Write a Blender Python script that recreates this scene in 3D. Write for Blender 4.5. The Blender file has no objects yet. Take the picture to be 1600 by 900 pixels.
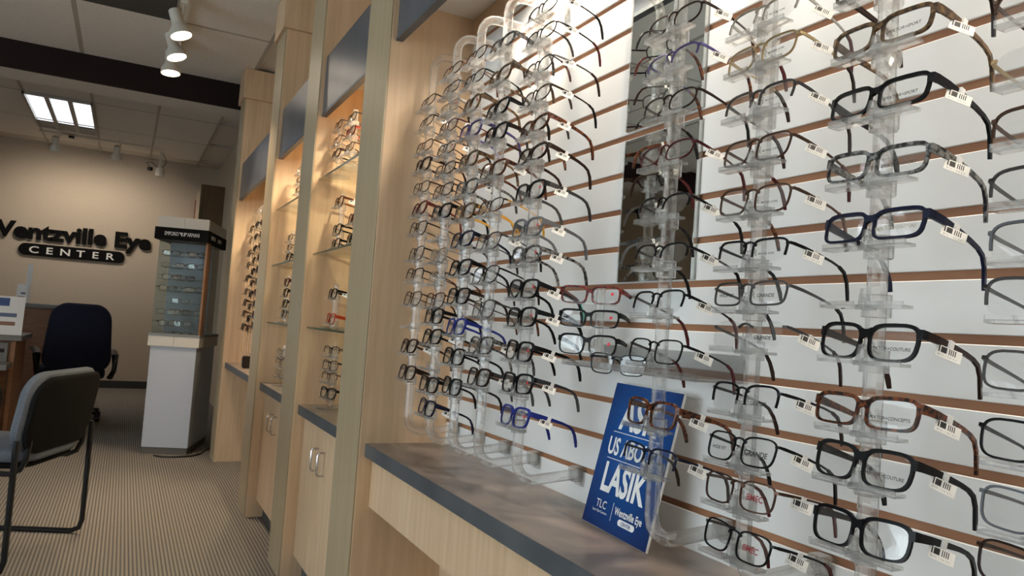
import bpy, bmesh, math, random
from mathutils import Vector, Matrix
R = math.radians
random.seed(7)
SC = bpy.context.scene
COL = SC.collection
H = 1.155                                   # lens height above the carpet

# ------------------------------------------------------------------ camera
cam_d = bpy.data.cameras.new('camera'); cam = bpy.data.objects.new('camera', cam_d); COL.objects.link(cam)
cam_d.sensor_fit = 'HORIZONTAL'; cam_d.sensor_width = 36.0; cam_d.lens = 36.0 * 1180 / 1600
cam_d.clip_start = 0.02; cam_d.clip_end = 100
EX = Vector((0.88725001, -0.45615904, 0.0686029)); EY = Vector((-0.08670689, -0.01884955, 0.99605553)); FW = Vector((0.4530666, 0.88969862, 0.05627639))
m = Matrix.Identity(4)
for i in range(3):
    m[i][0] = EX[i]; m[i][1] = EY[i]; m[i][2] = -FW[i]
m[2][3] = H
cam.matrix_world = m
SC.camera = cam

# ------------------------------------------------------------------ world, exposure
w = bpy.data.worlds.new('world'); SC.world = w; w.use_nodes = True
bg = w.node_tree.nodes['Background']
bg.inputs[0].default_value = (0.82, 0.90, 1.0, 1); bg.inputs[1].default_value = 4.2
SC.view_settings.view_transform = 'Standard'; SC.view_settings.look = 'None'
SC.view_settings.exposure = 0.60; SC.view_settings.gamma = 1.0; SC.view_settings.use_curve_mapping = False
SC.cycles.transparent_max_bounces = 40
SC.cycles.max_bounces = 10
SC.cycles.sample_clamp_indirect = 6.0
SC.cycles.caustics_reflective = False; SC.cycles.caustics_refractive = False

P_BAY = 14.0      # watts of a lamp above the slat wall
P_NICHE = 23.0    # watts of the lamp in each niche
P_TRACK = 34.0
P_BACKSPOT = 17.0
E_TROFFER = 3.2

# ------------------------------------------------------------------ materials
def nt(name):
    mt = bpy.data.materials.new(name); mt.use_nodes = True
    t = mt.node_tree; b = t.nodes['Principled BSDF']
    return mt, t, b
def lin(c):
    return tuple((x / 12.92 if x <= .04045 else ((x + .055) / 1.055) ** 2.4) for x in [v / 255. for v in c]) + (1,)
def plain(name, rgb, rough=.5, metal=0., spec=.5):
    mt, t, b = nt(name)
    b.inputs['Base Color'].default_value = lin(rgb); b.inputs['Roughness'].default_value = rough
    b.inputs['Metallic'].default_value = metal; b.inputs['Specular IOR Level'].default_value = spec
    return mt
def noisy(name, c1, c2, scale=(1, 1, 1), nscale=5., rough=.5, detail=4., bump=0., spec=.5, lo=.35, hi=.65, dist=0.):
    mt, t, b = nt(name); N = t.nodes; L = t.links
    tc = N.new('ShaderNodeTexCoord'); mp = N.new('ShaderNodeMapping'); mp.inputs['Scale'].default_value = scale
    L.new(tc.outputs['Object'], mp.inputs[0])
    nz = N.new('ShaderNodeTexNoise'); nz.inputs['Scale'].default_value = nscale; nz.inputs['Detail'].default_value = detail
    nz.inputs['Distortion'].default_value = dist
    L.new(mp.outputs[0], nz.inputs['Vector'])
    cr = N.new('ShaderNodeValToRGB'); cr.color_ramp.elements[0].color = lin(c1); cr.color_ramp.elements[1].color = lin(c2)
    cr.color_ramp.elements[0].position = lo; cr.color_ramp.elements[1].position = hi
    L.new(nz.outputs['Fac'], cr.inputs[0]); L.new(cr.outputs[0], b.inputs['Base Color'])
    b.inputs['Roughness'].default_value = rough; b.inputs['Specular IOR Level'].default_value = spec
    if bump:
        bp = N.new('ShaderNodeBump'); bp.inputs['Strength'].default_value = bump; bp.inputs['Distance'].default_value = .002
        L.new(nz.outputs['Fac'], bp.inputs['Height']); L.new(bp.outputs[0], b.inputs['Normal'])
    return mt
def clear(name, tint=(1, 1, 1), haze=.06, ior=1.45, rough=.04, edge=.35, refr=0.):
    """cast acrylic / glass: see-through, Fresnel reflection, a trace of milky scatter that grows at grazing angles"""
    mt = bpy.data.materials.new(name); mt.use_nodes = True; t = mt.node_tree; N = t.nodes; L = t.links
    N.clear(); out = N.new('ShaderNodeOutputMaterial')
    tr = N.new('ShaderNodeBsdfTransparent'); tr.inputs[0].default_value = tuple(tint) + (1,)
    gl = N.new('ShaderNodeBsdfGlossy'); gl.inputs['Roughness'].default_value = rough
    df = N.new('ShaderNodeBsdfTranslucent'); df.inputs[0].default_value = (.95, .95, .93, 1)
    d2 = N.new('ShaderNodeBsdfDiffuse'); d2.inputs[0].default_value = (.95, .95, .93, 1)
    ms = N.new('ShaderNodeMixShader'); ms.inputs[0].default_value = .5; L.new(df.outputs[0], ms.inputs[1]); L.new(d2.outputs[0], ms.inputs[2])
    lw = N.new('ShaderNodeLayerWeight'); lw.inputs['Blend'].default_value = .35
    mr = N.new('ShaderNodeMapRange'); mr.inputs['To Min'].default_value = haze; mr.inputs['To Max'].default_value = edge
    L.new(lw.outputs['Facing'], mr.inputs['Value'])
    base = tr
    if refr:
        rf = N.new('ShaderNodeBsdfRefraction'); rf.inputs['IOR'].default_value = ior; rf.inputs['Roughness'].default_value = .02; rf.inputs[0].default_value = (1, 1, 1, 1)
        base = N.new('ShaderNodeMixShader'); base.inputs[0].default_value = refr; L.new(tr.outputs[0], base.inputs[1]); L.new(rf.outputs[0], base.inputs[2])
    m1 = N.new('ShaderNodeMixShader'); L.new(mr.outputs[0], m1.inputs[0]); L.new(base.outputs[0], m1.inputs[1]); L.new(ms.outputs[0], m1.inputs[2])
    l2 = N.new('ShaderNodeLayerWeight'); l2.inputs['Blend'].default_value = .5          # Schlick's Fresnel, alike from both sides
    pw = N.new('ShaderNodeMath'); pw.operation = 'POWER'; L.new(l2.outputs['Facing'], pw.inputs[0]); pw.inputs[1].default_value = 5.
    f0 = ((ior - 1) / (ior + 1)) ** 2
    fr = N.new('ShaderNodeMapRange'); fr.inputs['To Min'].default_value = f0; fr.inputs['To Max'].default_value = 1.; L.new(pw.outputs[0], fr.inputs['Value'])
    m2 = N.new('ShaderNodeMixShader'); L.new(fr.outputs[0], m2.inputs[0]); L.new(m1.outputs[0], m2.inputs[1]); L.new(gl.outputs[0], m2.inputs[2])
    L.new(m2.outputs[0], out.inputs[0])
    return mt
def emit(name, rgb, s):
    mt = bpy.data.materials.new(name); mt.use_nodes = True; t = mt.node_tree; N = t.nodes; N.clear()
    o = N.new('ShaderNodeOutputMaterial'); e = N.new('ShaderNodeEmission'); e.inputs[0].default_value = tuple(rgb) + (1,); e.inputs[1].default_value = s
    t.links.new(e.outputs[0], o.inputs[0]); return mt

M = {}
M['maple'] = noisy('maple laminate', (206, 174, 138), (222, 192, 158), (14, 14, .9), 3.0, .42, 5, lo=.3, hi=.7)
M['olive'] = noisy('taupe post laminate', (168, 150, 120), (176, 158, 128), (10, 10, .5), 3.0, .38, 4)
M['fascia'] = noisy('fascia laminate', (168, 142, 110), (180, 154, 122), (10, 1, 10), 3.0, .45, 4)
M['slate'] = noisy('slate laminate', (70, 76, 86), (92, 94, 100), (1, 1, 1), 6.0, .3, 6, lo=.25, hi=.75)
M['ctop'] = noisy('countertop laminate', (104, 95, 90), (172, 154, 140), (1.2, .8, 1), 4.5, .33, 8, lo=.3, hi=.72, dist=1.6)
M['cedge'] = noisy('countertop edge', (66, 72, 78), (88, 92, 96), (1, 1, 1), 7.0, .4, 6, lo=.3, hi=.7)
M['slat'] = noisy('slat melamine', (232, 231, 228), (238, 237, 235), (1, 1, 1), 2.0, .42, 2)
M['groove'] = noisy('groove brown', (150, 102, 72), (170, 120, 86), (1, .3, 1), 12., .6, 3)
M['wallp'] = noisy('painted wall', (196, 182, 164), (200, 187, 170), (1, 1, 1), 40., .8, 3, bump=.05)
M['tile'] = noisy('ceiling tile', (234, 229, 221), (242, 238, 231), (1, 1, 1), 90., .9, 4, bump=.25)
M['tgrid'] = plain('ceiling grid', (186, 180, 170), .6)
M['ceilp'] = plain('gypsum soffit', (228, 222, 212), .8)
M['dark'] = plain('dark brown paint', (32, 20, 18), .7, 0., .2)
M['door'] = noisy('dark door', (96, 74, 50), (106, 82, 56), (8, 8, .6), 3., .45, 3)
M['chrome'] = plain('brushed steel', (205, 205, 208), .22, 1.0)
M['white'] = plain('white plastic', (228, 226, 220), .45)
M['lampwhite'] = plain('white lamp enamel', (214, 208, 196), .45)
M['paper'] = plain('white paper', (236, 236, 234), .6)
M['greyp'] = plain('pale grey laminate', (182, 185, 194), .42)
M['greyp2'] = plain('warm pale laminate', (205, 198, 186), .42)
M['brownwood'] = noisy('red brown wood', (140, 98, 74), (156, 112, 86), (2, 2, 10), 3., .45, 4)
M['deskwood'] = noisy('orange wood', (132, 92, 62), (146, 102, 70), (2, 2, 10), 3., .45, 4)
M['deskgrey'] = plain('grey laminate', (122, 122, 120), .4)
M['black'] = plain('black plastic', (16, 16, 17), .35)
M['shell'] = plain('black shell', (14, 14, 14), .8, 0., .15)
M['blackmetal'] = plain('black tube', (18, 19, 22), .28, .0)
M['navyfab'] = noisy('navy fabric', (20, 24, 46), (28, 32, 56), (1, 1, 1), 300., .95, 2, bump=.2)
M['greyfab'] = noisy('grey fabric', (84, 90, 100), (108, 114, 122), (1, 1, 1), 260., .95, 2, bump=.3)
M['grill'] = plain('dark grey panel', (74, 74, 74), .6)
M['acrylic'] = clear('clear acrylic', (.985, .985, .98), .035, 1.49, .05, .34, .30)
M['glass'] = clear('shelf glass', (.95, .98, .965), .015, 1.5, .01, .05)
M['glassedge'] = plain('green glass edge', (66, 82, 62), .2)
M['lens'] = clear('demo lens', (.975, .98, .98), .012, 1.62, .0, .05)
M['sunlens'] = clear('sun lens', (.12, .085, .065), .01, 1.55, .02, .03)
M['mirror'] = plain('silvered mirror', (226, 232, 230), .0, 1.0)
M['dotred'] = plain('red sticker', (214, 44, 60), .5)
M['printgrey'] = plain('grey lens print', (70, 66, 62), .6)
M['printdark'] = plain('dark lens print', (18, 18, 20), .6)
M['printred'] = plain('red lens print', (150, 44, 48), .6)
M['printpale'] = plain('pale lens print', (176, 166, 146), .6)
M['yellow'] = plain('amber plastic', (222, 168, 72), .4)
M['teal'] = plain('teal plastic', (110, 190, 176), .35)
M['ledwhite'] = emit('lamp glass', (1.0, .86, .68), 14.)
M['puck'] = emit('puck lamp glass', (1.0, .84, .62), 10.)
M['troffer'] = emit('fluorescent tubes', (.86, .93, 1.0), E_TROFFER)
def fplain(name, rgb, rough, metal=0.): return plain(name, rgb, rough + .08, metal, .16)
def tort(name, c1, c2, sc=160.):
    return noisy(name, c1, c2, (1, 1, 1), sc, .28, 2, lo=.42, hi=.6, spec=.3)
FR = {
 'black': fplain('black frame', (17, 17, 19), .2), 'matte black': fplain('matte black frame', (26, 26, 27), .5),
 'dark brown': fplain('dark brown frame', (44, 28, 22), .22), 'tortoise': tort('tortoise frame', (30, 16, 12), (120, 64, 34)),
 'red tortoise': tort('red tortoise frame', (52, 20, 18), (132, 50, 42)), 'navy': fplain('navy frame', (24, 28, 50), .22),
 'blue': fplain('blue frame', (38, 50, 130), .25), 'silver': fplain('silver metal', (188, 184, 176), .22, 1.),
 'gold': fplain('pale gold metal', (190, 168, 128), .22, 1.), 'gunmetal': fplain('gunmetal', (84, 82, 82), .28, .9),
 'bronze': fplain('bronze metal', (84, 62, 50), .3, .8), 'grey': fplain('grey frame', (104, 106, 110), .35),
 'purple': fplain('purple metal', (86, 78, 128), .3, .6), 'brown horn': tort('brown horn frame', (62, 46, 30), (120, 92, 62), 120.),
 'smoky': tort('smoky frame', (34, 34, 36), (132, 130, 126), 140.), 'orange red': fplain('orange red frame', (176, 62, 34), .25),
 'amber': fplain('amber frame', (214, 158, 66), .3), 'burgundy': fplain('burgundy frame', (74, 26, 28), .25),
}
def carpet():
    mt, t, b = nt('ribbed carpet'); N = t.nodes; L = t.links
    tc = N.new('ShaderNodeTexCoord')
    wv = N.new('ShaderNodeTexWave'); wv.wave_type = 'BANDS'; wv.bands_direction = 'X'; wv.inputs['Scale'].default_value = 19.
    wv.inputs['Distortion'].default_value = .25; wv.inputs['Detail'].default_value = 1; wv.inputs['Detail Scale'].default_value = 30
    L.new(tc.outputs['Object'], wv.inputs['Vector'])
    w2 = N.new('ShaderNodeTexWave'); w2.wave_type = 'BANDS'; w2.bands_direction = 'Y'; w2.inputs['Scale'].default_value = 26.
    w2.inputs['Distortion'].default_value = 2.; w2.inputs['Detail Scale'].default_value = 20
    L.new(tc.outputs['Object'], w2.inputs['Vector'])
    nz = N.new('ShaderNodeTexNoise'); nz.inputs['Scale'].default_value = 160.; L.new(tc.outputs['Object'], nz.inputs['Vector'])
    a = N.new('ShaderNodeMath'); a.operation = 'MULTIPLY_ADD'; L.new(w2.outputs['Fac'], a.inputs[0]); a.inputs[1].default_value = .22; L.new(wv.outputs['Fac'], a.inputs[2])
    a2 = N.new('ShaderNodeMath'); a2.operation = 'MULTIPLY_ADD'; L.new(nz.outputs['Fac'], a2.inputs[0]); a2.inputs[1].default_value = .5; L.new(a.outputs[0], a2.inputs[2])
    cr = N.new('ShaderNodeValToRGB'); e = cr.color_ramp.elements; e[0].position = .45; e[1].position = 1.15
    e[0].position = .35; e[1].position = .98; e[0].color = lin((92, 91, 90)); e[1].color = lin((150, 141, 131))
    L.new(a2.outputs[0], cr.inputs[0]); L.new(cr.outputs[0], b.inputs['Base Color'])
    bp = N.new('ShaderNodeBump'); bp.inputs['Strength'].default_value = .6; bp.inputs['Distance'].default_value = .004
    L.new(a2.outputs[0], bp.inputs['Height']); L.new(bp.outputs[0], b.inputs['Normal'])
    b.inputs['Roughness'].default_value = .95; b.inputs['Specular IOR Level'].default_value = .1
    return mt
M['carpet'] = carpet()
def barcode():
    mt, t, b = nt('barcode tag'); N = t.nodes; L = t.links
    tc = N.new('ShaderNodeTexCoord'); sp = N.new('ShaderNodeSeparateXYZ'); L.new(tc.outputs['Generated'], sp.inputs[0])
    def mth(op, a, v=None, bb=None):
        n = N.new('ShaderNodeMath'); n.operation = op; L.new(a, n.inputs[0])
        if bb is not None: L.new(bb, n.inputs[1])
        elif v is not None: n.inputs[1].default_value = v
        return n.outputs[0]
    q = mth('FLOOR', mth('MULTIPLY', sp.outputs[0], 26.))
    wn = N.new('ShaderNodeTexWhiteNoise'); wn.noise_dimensions = '1D'; L.new(q, wn.inputs['W'])
    bar = mth('GREATER_THAN', wn.outputs['Value'], .5)
    up = mth('GREATER_THAN', sp.outputs[2], .42)
    ins = mth('LESS_THAN', mth('ABSOLUTE', mth('SUBTRACT', sp.outputs[0], .5)), .4)
    hi = mth('LESS_THAN', sp.outputs[2], .92)
    q2 = mth('FLOOR', mth('MULTIPLY', sp.outputs[0], 60.)); w2 = N.new('ShaderNodeTexWhiteNoise'); w2.noise_dimensions = '1D'; L.new(q2, w2.inputs['W'])
    txt = mth('MULTIPLY', mth('MULTIPLY', mth('GREATER_THAN', sp.outputs[2], .14), None, mth('LESS_THAN', sp.outputs[2], .28)), None, mth('MULTIPLY', mth('GREATER_THAN', w2.outputs['Value'], .5), .35))
    f = mth('MULTIPLY', mth('MULTIPLY', bar, None, up), None, mth('MULTIPLY', ins, None, hi))
    f = mth('MAXIMUM', f, None, mth('MULTIPLY', txt, None, ins))
    mx = N.new('ShaderNodeMix'); mx.data_type = 'RGBA'; L.new(f, mx.inputs[0])
    mx.inputs[6].default_value = lin((232, 230, 224)); mx.inputs[7].default_value = lin((36, 34, 34))
    L.new(mx.outputs[2], b.inputs['Base Color']); b.inputs['Roughness'].default_value = .55
    return mt
M['barcode'] = barcode()
def posterblue():
    mt, t, b = nt('blue poster print'); N = t.nodes; L = t.links
    tc = N.new('ShaderNodeTexCoord'); mp = N.new('ShaderNodeMapping'); mp.inputs['Location'].default_value = (0, -.62, -.62); mp.inputs['Scale'].default_value = (0, 1, 1)
    L.new(tc.outputs['Generated'], mp.inputs[0])
    g = N.new('ShaderNodeTexGradient'); g.gradient_type = 'SPHERICAL'; L.new(mp.outputs[0], g.inputs[0])
    cr = N.new('ShaderNodeValToRGB'); e = cr.color_ramp.elements; e[0].position = .15; e[0].color = lin((12, 28, 80)); e[1].position = 1.; e[1].color = lin((26, 92, 168))
    L.new(g.outputs['Fac'], cr.inputs[0]); L.new(cr.outputs[0], b.inputs['Base Color']); b.inputs['Roughness'].default_value = .3
    return mt
M['poster'] = posterblue()

# ------------------------------------------------------------------ mesh helpers
class G:
    def __init__(s): s.v = []; s.f = []
    def add(s, vs, fs):
        o = len(s.v); s.v += [tuple(p) for p in vs]; s.f += [[i + o for i in f] for f in fs]; return s
    def box(s, x0, x1, y0, y1, z0, z1, mat=None):
        vs = [Vector((x, y, z)) for x in (x0, x1) for y in (y0, y1) for z in (z0, z1)]
        if mat is not None: vs = [mat @ p for p in vs]
        return s.add(vs, [(0, 1, 3, 2), (4, 6, 7, 5), (0, 4, 5, 1), (2, 3, 7, 6), (0, 2, 6, 4), (1, 5, 7, 3)])
    def prism(s, poly, axis, a, b):
        """poly: 2-D points; axis 'x','y','z' is the extrusion axis from a to b"""
        n = len(poly)
        def P(p, t):
            return (t, p[0], p[1]) if axis == 'x' else ((p[0], t, p[1]) if axis == 'y' else (p[0], p[1], t))
        vs = [P(p, a) for p in poly] + [P(p, b) for p in poly]
        fs = [list(range(n))[::-1], list(range(n, 2 * n))] + [(i, (i + 1) % n, (i + 1) % n + n, i + n) for i in range(n)]
        return s.add(vs, fs)
    def sweep(s, pts, ws, hs, up=(0, 0, 1), sides=4, closed=False, rot=None):
        """rectangular (sides=4) or elliptic section swept along pts; ws, hs = full width, height (numbers or lists)"""
        pts = [Vector(p) for p in pts]; n = len(pts); up = Vector(up); vs = []
        for i, p in enumerate(pts):
            if closed: t = pts[(i + 1) % n] - pts[i - 1]
            else: t = pts[min(i + 1, n - 1)] - pts[max(i - 1, 0)]
            t.normalize(); sd = t.cross(up)
            if sd.length < 1e-5: sd = t.cross(Vector((1, 0, 0)))
            sd.normalize(); u = sd.cross(t)
            wv = ws[i] if isinstance(ws, (list, tuple)) else ws; hv = hs[i] if isinstance(hs, (list, tuple)) else hs
            for k in range(sides):
                if sides == 4: a, b = ((-.5, -.5), (.5, -.5), (.5, .5), (-.5, .5))[k]
                else:
                    an = 2 * math.pi * (k + .5) / sides; a, b = .5 * math.cos(an), .5 * math.sin(an)
                vs.append(p + sd * (a * wv) + u * (b * hv))
        fs = []; S = sides
        for i in range(n if closed else n - 1):
            j = (i + 1) % n
            for k in range(S): fs.append((i * S + k, i * S + (k + 1) % S, j * S + (k + 1) % S, j * S + k))
        if not closed: fs += [list(range(S))[::-1], [(n - 1) * S + k for k in range(S)]]
        return s.add(vs, fs)
    def lathe(s, prof, n=16, mat=None):
        """prof: (r, z) list, revolved about z"""
        vs = []
        for r, z in prof:
            for k in range(n):
                a = 2 * math.pi * k / n; vs.append(Vector((r * math.cos(a), r * math.sin(a), z)))
        if mat is not None: vs = [mat @ v for v in vs]
        fs = [(i * n + k, i * n + (k + 1) % n, (i + 1) * n + (k + 1) % n, (i + 1) * n + k) for i in range(len(prof) - 1) for k in range(n)]
        fs += [list(range(n))[::-1], [(len(prof) - 1) * n + k for k in range(n)]]
        return s.add(vs, fs)
    def mesh(s, name, smooth=False, bevel=0., seg=1):
        me = bpy.data.meshes.new(name); me.from_pydata(s.v, [], s.f)
        bm = bmesh.new(); bm.from_mesh(me)
        bmesh.ops.recalc_face_normals(bm, faces=bm.faces)
        if bevel: bmesh.ops.bevel(bm, geom=bm.edges[:], offset=bevel, segments=seg, affect='EDGES', clamp_overlap=True)
        bm.to_mesh(me); bm.free()
        if smooth:
            me.polygons.foreach_set('use_smooth', [True] * len(me.polygons))
            try: me.set_sharp_from_angle(angle=R(40))
            except Exception: pass
        return me
def arc(c, r, a0, a1, n):
    return [(c[0] + r * math.cos(R(a0 + (a1 - a0) * i / n)), c[1] + r * math.sin(R(a0 + (a1 - a0) * i / n))) for i in range(n + 1)]

def link(name, me, mat, parent=None):
    o = bpy.data.objects.new(name, me); COL.objects.link(o)
    mat = M[mat] if isinstance(mat, str) else mat
    if len(me.materials) == 0: me.materials.append(mat)
    elif me.materials[0] is not mat:
        o.material_slots[0].link = 'OBJECT'; o.material_slots[0].material = mat
    if parent is not None: o.parent = parent
    return o
def ob(name, g, mat, parent=None, smooth=False, bevel=0., seg=1):
    return link(name, g.mesh(name, smooth, bevel, seg), mat, parent)
def tag(o, label, cat, group=None):
    o['label'] = label; o['category'] = cat
    if group: o['group'] = group
    return o
def thing(name, label, cat, loc=(0, 0, 0), rot=(0, 0, 0), group=None):
    o = bpy.data.objects.new(name, None); COL.objects.link(o); o.location = loc; o.rotation_euler = rot; o.empty_display_size = .05
    return tag(o, label, cat, group)
def struct(o, label=None):
    o['kind'] = 'structure'
    if label: o['label'] = label
    return o
def bx(x0, x1, y0, y1, z0, z1): return G().box(x0, x1, y0, y1, z0, z1)
ORD = ['first', 'second', 'third', 'fourth', 'fifth', 'sixth', 'seventh', 'eighth', 'ninth', 'tenth', 'eleventh', 'twelfth', 'thirteenth', 'fourteenth', 'fifteenth', 'sixteenth']

_txt = {}
def text_mesh(s, size, depth=.0, bold=0., sx=1.):
    k = (s, size, depth, bold, sx)
    if k in _txt: return _txt[k]
    cu = bpy.data.curves.new('text', 'FONT'); cu.body = s; cu.size = size; cu.extrude = depth; cu.offset = bold; cu.resolution_u = 3
    cu.align_x = 'LEFT'
    o = bpy.data.objects.new('text', cu); COL.objects.link(o)
    bpy.context.view_layer.update()
    me = bpy.data.meshes.new_from_object(o.evaluated_get(bpy.context.evaluated_depsgraph_get()))
    bpy.data.objects.remove(o); me.materials.clear()
    for v in me.vertices: v.co.x *= sx
    _txt[k] = me
    return me
def mwidth(me):
    xs = [v.co.x for v in me.vertices]; return (min(xs), max(xs)) if xs else (0, 0)

def spot(name, loc, target, watts, ang, col=(1, .82, .62), rad=.03, blend=.6, parent=None):
    d = bpy.data.lights.new(name, 'SPOT'); d.energy = watts; d.color = col; d.spot_size = R(ang); d.spot_blend = blend; d.shadow_soft_size = rad
    o = bpy.data.objects.new(name, d); COL.objects.link(o)
    o.location = loc; o.rotation_euler = (Vector(target) - Vector(loc)).to_track_quat('-Z', 'Y').to_euler()
    return o

# ------------------------------------------------------------------ room shell
XW = 1.0                 # face of the slat wall
CEIL = 3.195              # ceiling of the back room
NC = 3.07                 # ceiling over the aisle, a little lower
BACK = 11.7
struct(ob('floor', bx(-5, 1.2, -3.2, 12, -.12, 0), 'carpet'), 'ribbed grey and tan striped carpet floor')
wr = struct(ob('wall_right', bx(1.014, 1.2, -1.5, 6.2, 0, NC), 'maple'), 'maple back wall behind the display niches')
struct(ob('wall_right', bx(1.05, 1.2, 6.2, BACK, 0, CEIL + .05), 'wallp'), 'painted side wall beyond the partitions')
struct(ob('wall_back', bx(-5, 1.2, BACK, BACK + .12, 0, CEIL + .05), 'wallp'), 'beige back wall carrying the raised letter sign')
wl = struct(ob('wall_left', bx(-5.1, -5, 3.4, 12, 0, CEIL + .05), 'wallp'), 'beige wall on the far left side')
struct(ob('wall_front', bx(-5.1, 1.2, -3.3, -3.2, 0, NC + .1), 'wallp'), 'unseen beige wall added behind the viewer to darken reflections')  # unseen, added to keep the bright world out of lens and pane reflections
wn_ = struct(ob('added_window_1', bx(-5.06, -5.05, -1.2, 3.4, .1, 2.74), 'glass'), 'unseen window added on the left to let in daylight')  # unseen opening, added so world light brightens the room from the left
for q in range(5): ob('mullion', bx(-5.08, -5.0, -1.2 + q * 1.135, -1.14 + q * 1.135, 0, 2.76), 'chrome', wn_)
struct(ob('wall_left', bx(-5.1, -5, -3.2, -1.2, 0, NC), 'wallp'), 'beige wall on the near left side')
ob('sill', bx(-5.1, -5.0, -1.2, 3.4, 0, .1), 'chrome', wn_)
ob('header_band', bx(-5, -4.6, -3.2, 6.68, 2.70, NC), 'dark', wl)
struct(ob('baseboard_back', bx(-5, 1.05, BACK - .014, BACK, 0, .1), plain('baseboard', (58, 60, 60), .6)), 'dark grey rubber baseboard')
# header beam across the aisle
struct(ob('trim_1', bx(-4.6, 1.05, 6.68, 6.71, 2.855, CEIL), 'dark'), 'dark brown header beam face across the aisle')
struct(ob('trim_2', bx(-4.6, 1.05, 6.71, 7.04, 2.855, CEIL), 'ceilp'), 'pale gypsum underside of the header beam')
# ceiling: grid + tiles
ceil = struct(ob('ceiling', bx(-5, 1.2, -3.2, 6.68, NC + .02, NC + .1), 'ceilp'), 'suspended tile ceiling over the aisle')
ceil2 = struct(ob('ceiling', bx(-5, 1.2, 6.68, 12, CEIL + .02, CEIL + .1), 'ceilp'), 'suspended tile ceiling of the back room')
tw, tl, gap = .61, 1.22, .012
TROFF = [(-1.09, -.47, 8.83, 10.44)]       # opening of the lit troffer
tile_me = bx(-tw / 2 + gap, tw / 2 - gap, -tl / 2 + gap, tl / 2 - gap, -.006, .016).mesh('tile', bevel=.004)
def tiles(x_lo, y_lo, nx, ny, holes, par, zc):
    for i in range(nx):
        for j in range(ny):
            cx, cy = x_lo + (i + .5) * tw, y_lo + (j + .5) * tl
            if any(a < cx < b and c < cy < d for a, b, c, d in holes): continue
            t = link('tile', tile_me, 'tile', par); t.location = (cx, cy, zc + .002)
HOLE = [(-.46, .15, 4.27, 5.49), (-1.68, -1.07, 1.83, 3.05), (-1.68, -1.07, -.61, .61)]
g = G()
tiles(-3.51, -1.83, 7, 7, HOLE, ceil, NC); g_y0, g_y1 = -1.83, -1.83 + 7 * tl
for i in range(8): g.box(-3.51 + i * tw - .012, -3.51 + i * tw + .012, g_y0, g_y1, NC - .004, NC + .02)
for j in range(8): g.box(-3.51, .76, g_y0 + j * tl - .012, g_y0 + j * tl + .012, NC - .0045, NC + .02)
ob('grid', g, 'tgrid', ceil)
g = G()
tiles(-3.52, 7.6, 7, 3, [(-1.09, -.47, 8.8, 10.0)], ceil2, CEIL)
for i in range(8): g.box(-3.52 + i * tw - .012, -3.52 + i * tw + .012, 7.5, 11.7, CEIL - .004, CEIL + .02)
for j in range(4): g.box(-3.52, 1.05, 7.6 + j * tl - .012, 7.6 + j * tl + .012, CEIL - .0045, CEIL + .02)
ob('grid', g, 'tgrid', ceil2)
# boxed closet against the back wall
cb = struct(ob('wall_closet', bx(.775, 1.05, 10.68, BACK, 0, 2.79), 'wallp'), 'boxed-out closet wall in the far corner')
struct(ob('door_1', bx(.79, 1.05, 10.63, 10.68, 0, 2.79), 'door', None), 'dark brown door in the far corner')
dt = ob('door_trim', bx(.757, .787, 10.64, 10.69, 0, 2.79), plain('olive trim', (104, 88, 62), .5), cb)
ob('corner_trim', bx(.765, .775, 11.6, 11.69, 0, 2.70), plain('red trim', (150, 96, 76), .5), cb)

# ------------------------------------------------------------------ troffers (recessed fluorescent lights with louvres)
def troffer(x0, x1, y0, y1, label, nl=12, nc=3, zc=CEIL):
    t = thing('troffer_light', label, 'ceiling light', ((x0 + x1) / 2, (y0 + y1) / 2, zc), group='fluorescent troffers')
    a, b = (x1 - x0) / 2, (y1 - y0) / 2
    ob('diffuser', bx(-a + .02, a - .02, -b + .02, b - .02, .012, .016), 'troffer', t)
    g = bx(-a, -a + .02, -b, b, -.03, .018); g.box(a - .02, a, -b, b, -.03, .018); g.box(-a, a, -b, -b + .02, -.03, .018); g.box(-a, a, b - .02, b, -.03, .018)
    ob('frame', g, 'tgrid', t)
    lm = bx(-a + .02, a - .02, -.004, .004, -.02, .012).mesh('louvre')
    for i in range(1, nl + 1):
        o = link('louvre', lm, 'chrome', t); o.location = (0, -b + 2 * b * i / (nl + 1), 0)
    cm = bx(-.022, .022, -b + .02, b - .02, -.022, .010).mesh('divider')
    for i in range(1, nc):
        o = link('divider', cm, 'tgrid', t); o.location = (-a + 2 * a * i / nc, 0, 0)
    return t
troffer(-1.09, -.47, 8.83, 10.42, 'lit fluorescent louvre light in the ceiling near the back wall')
for (a, b, c, d), lb in ((HOLE[1], 'lit louvre ceiling light over the aisle, mirrored in the upper lenses'), (HOLE[2], 'lit louvre ceiling light above the viewer, seen only in reflections')):
    troffer(a, b, c, d, lb, zc=NC)
pv = thing('ceiling_return_panel', 'dark grey unlit panel in the ceiling beside the track lights', 'ceiling panel', (-.155, 4.88, NC))
ob('frame', bx(-.30, .30, -.6, .6, -.012, .018), 'tgrid', pv); ob('panel', bx(-.285, .285, -.585, .585, -.016, -.011), 'grill', pv)

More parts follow.
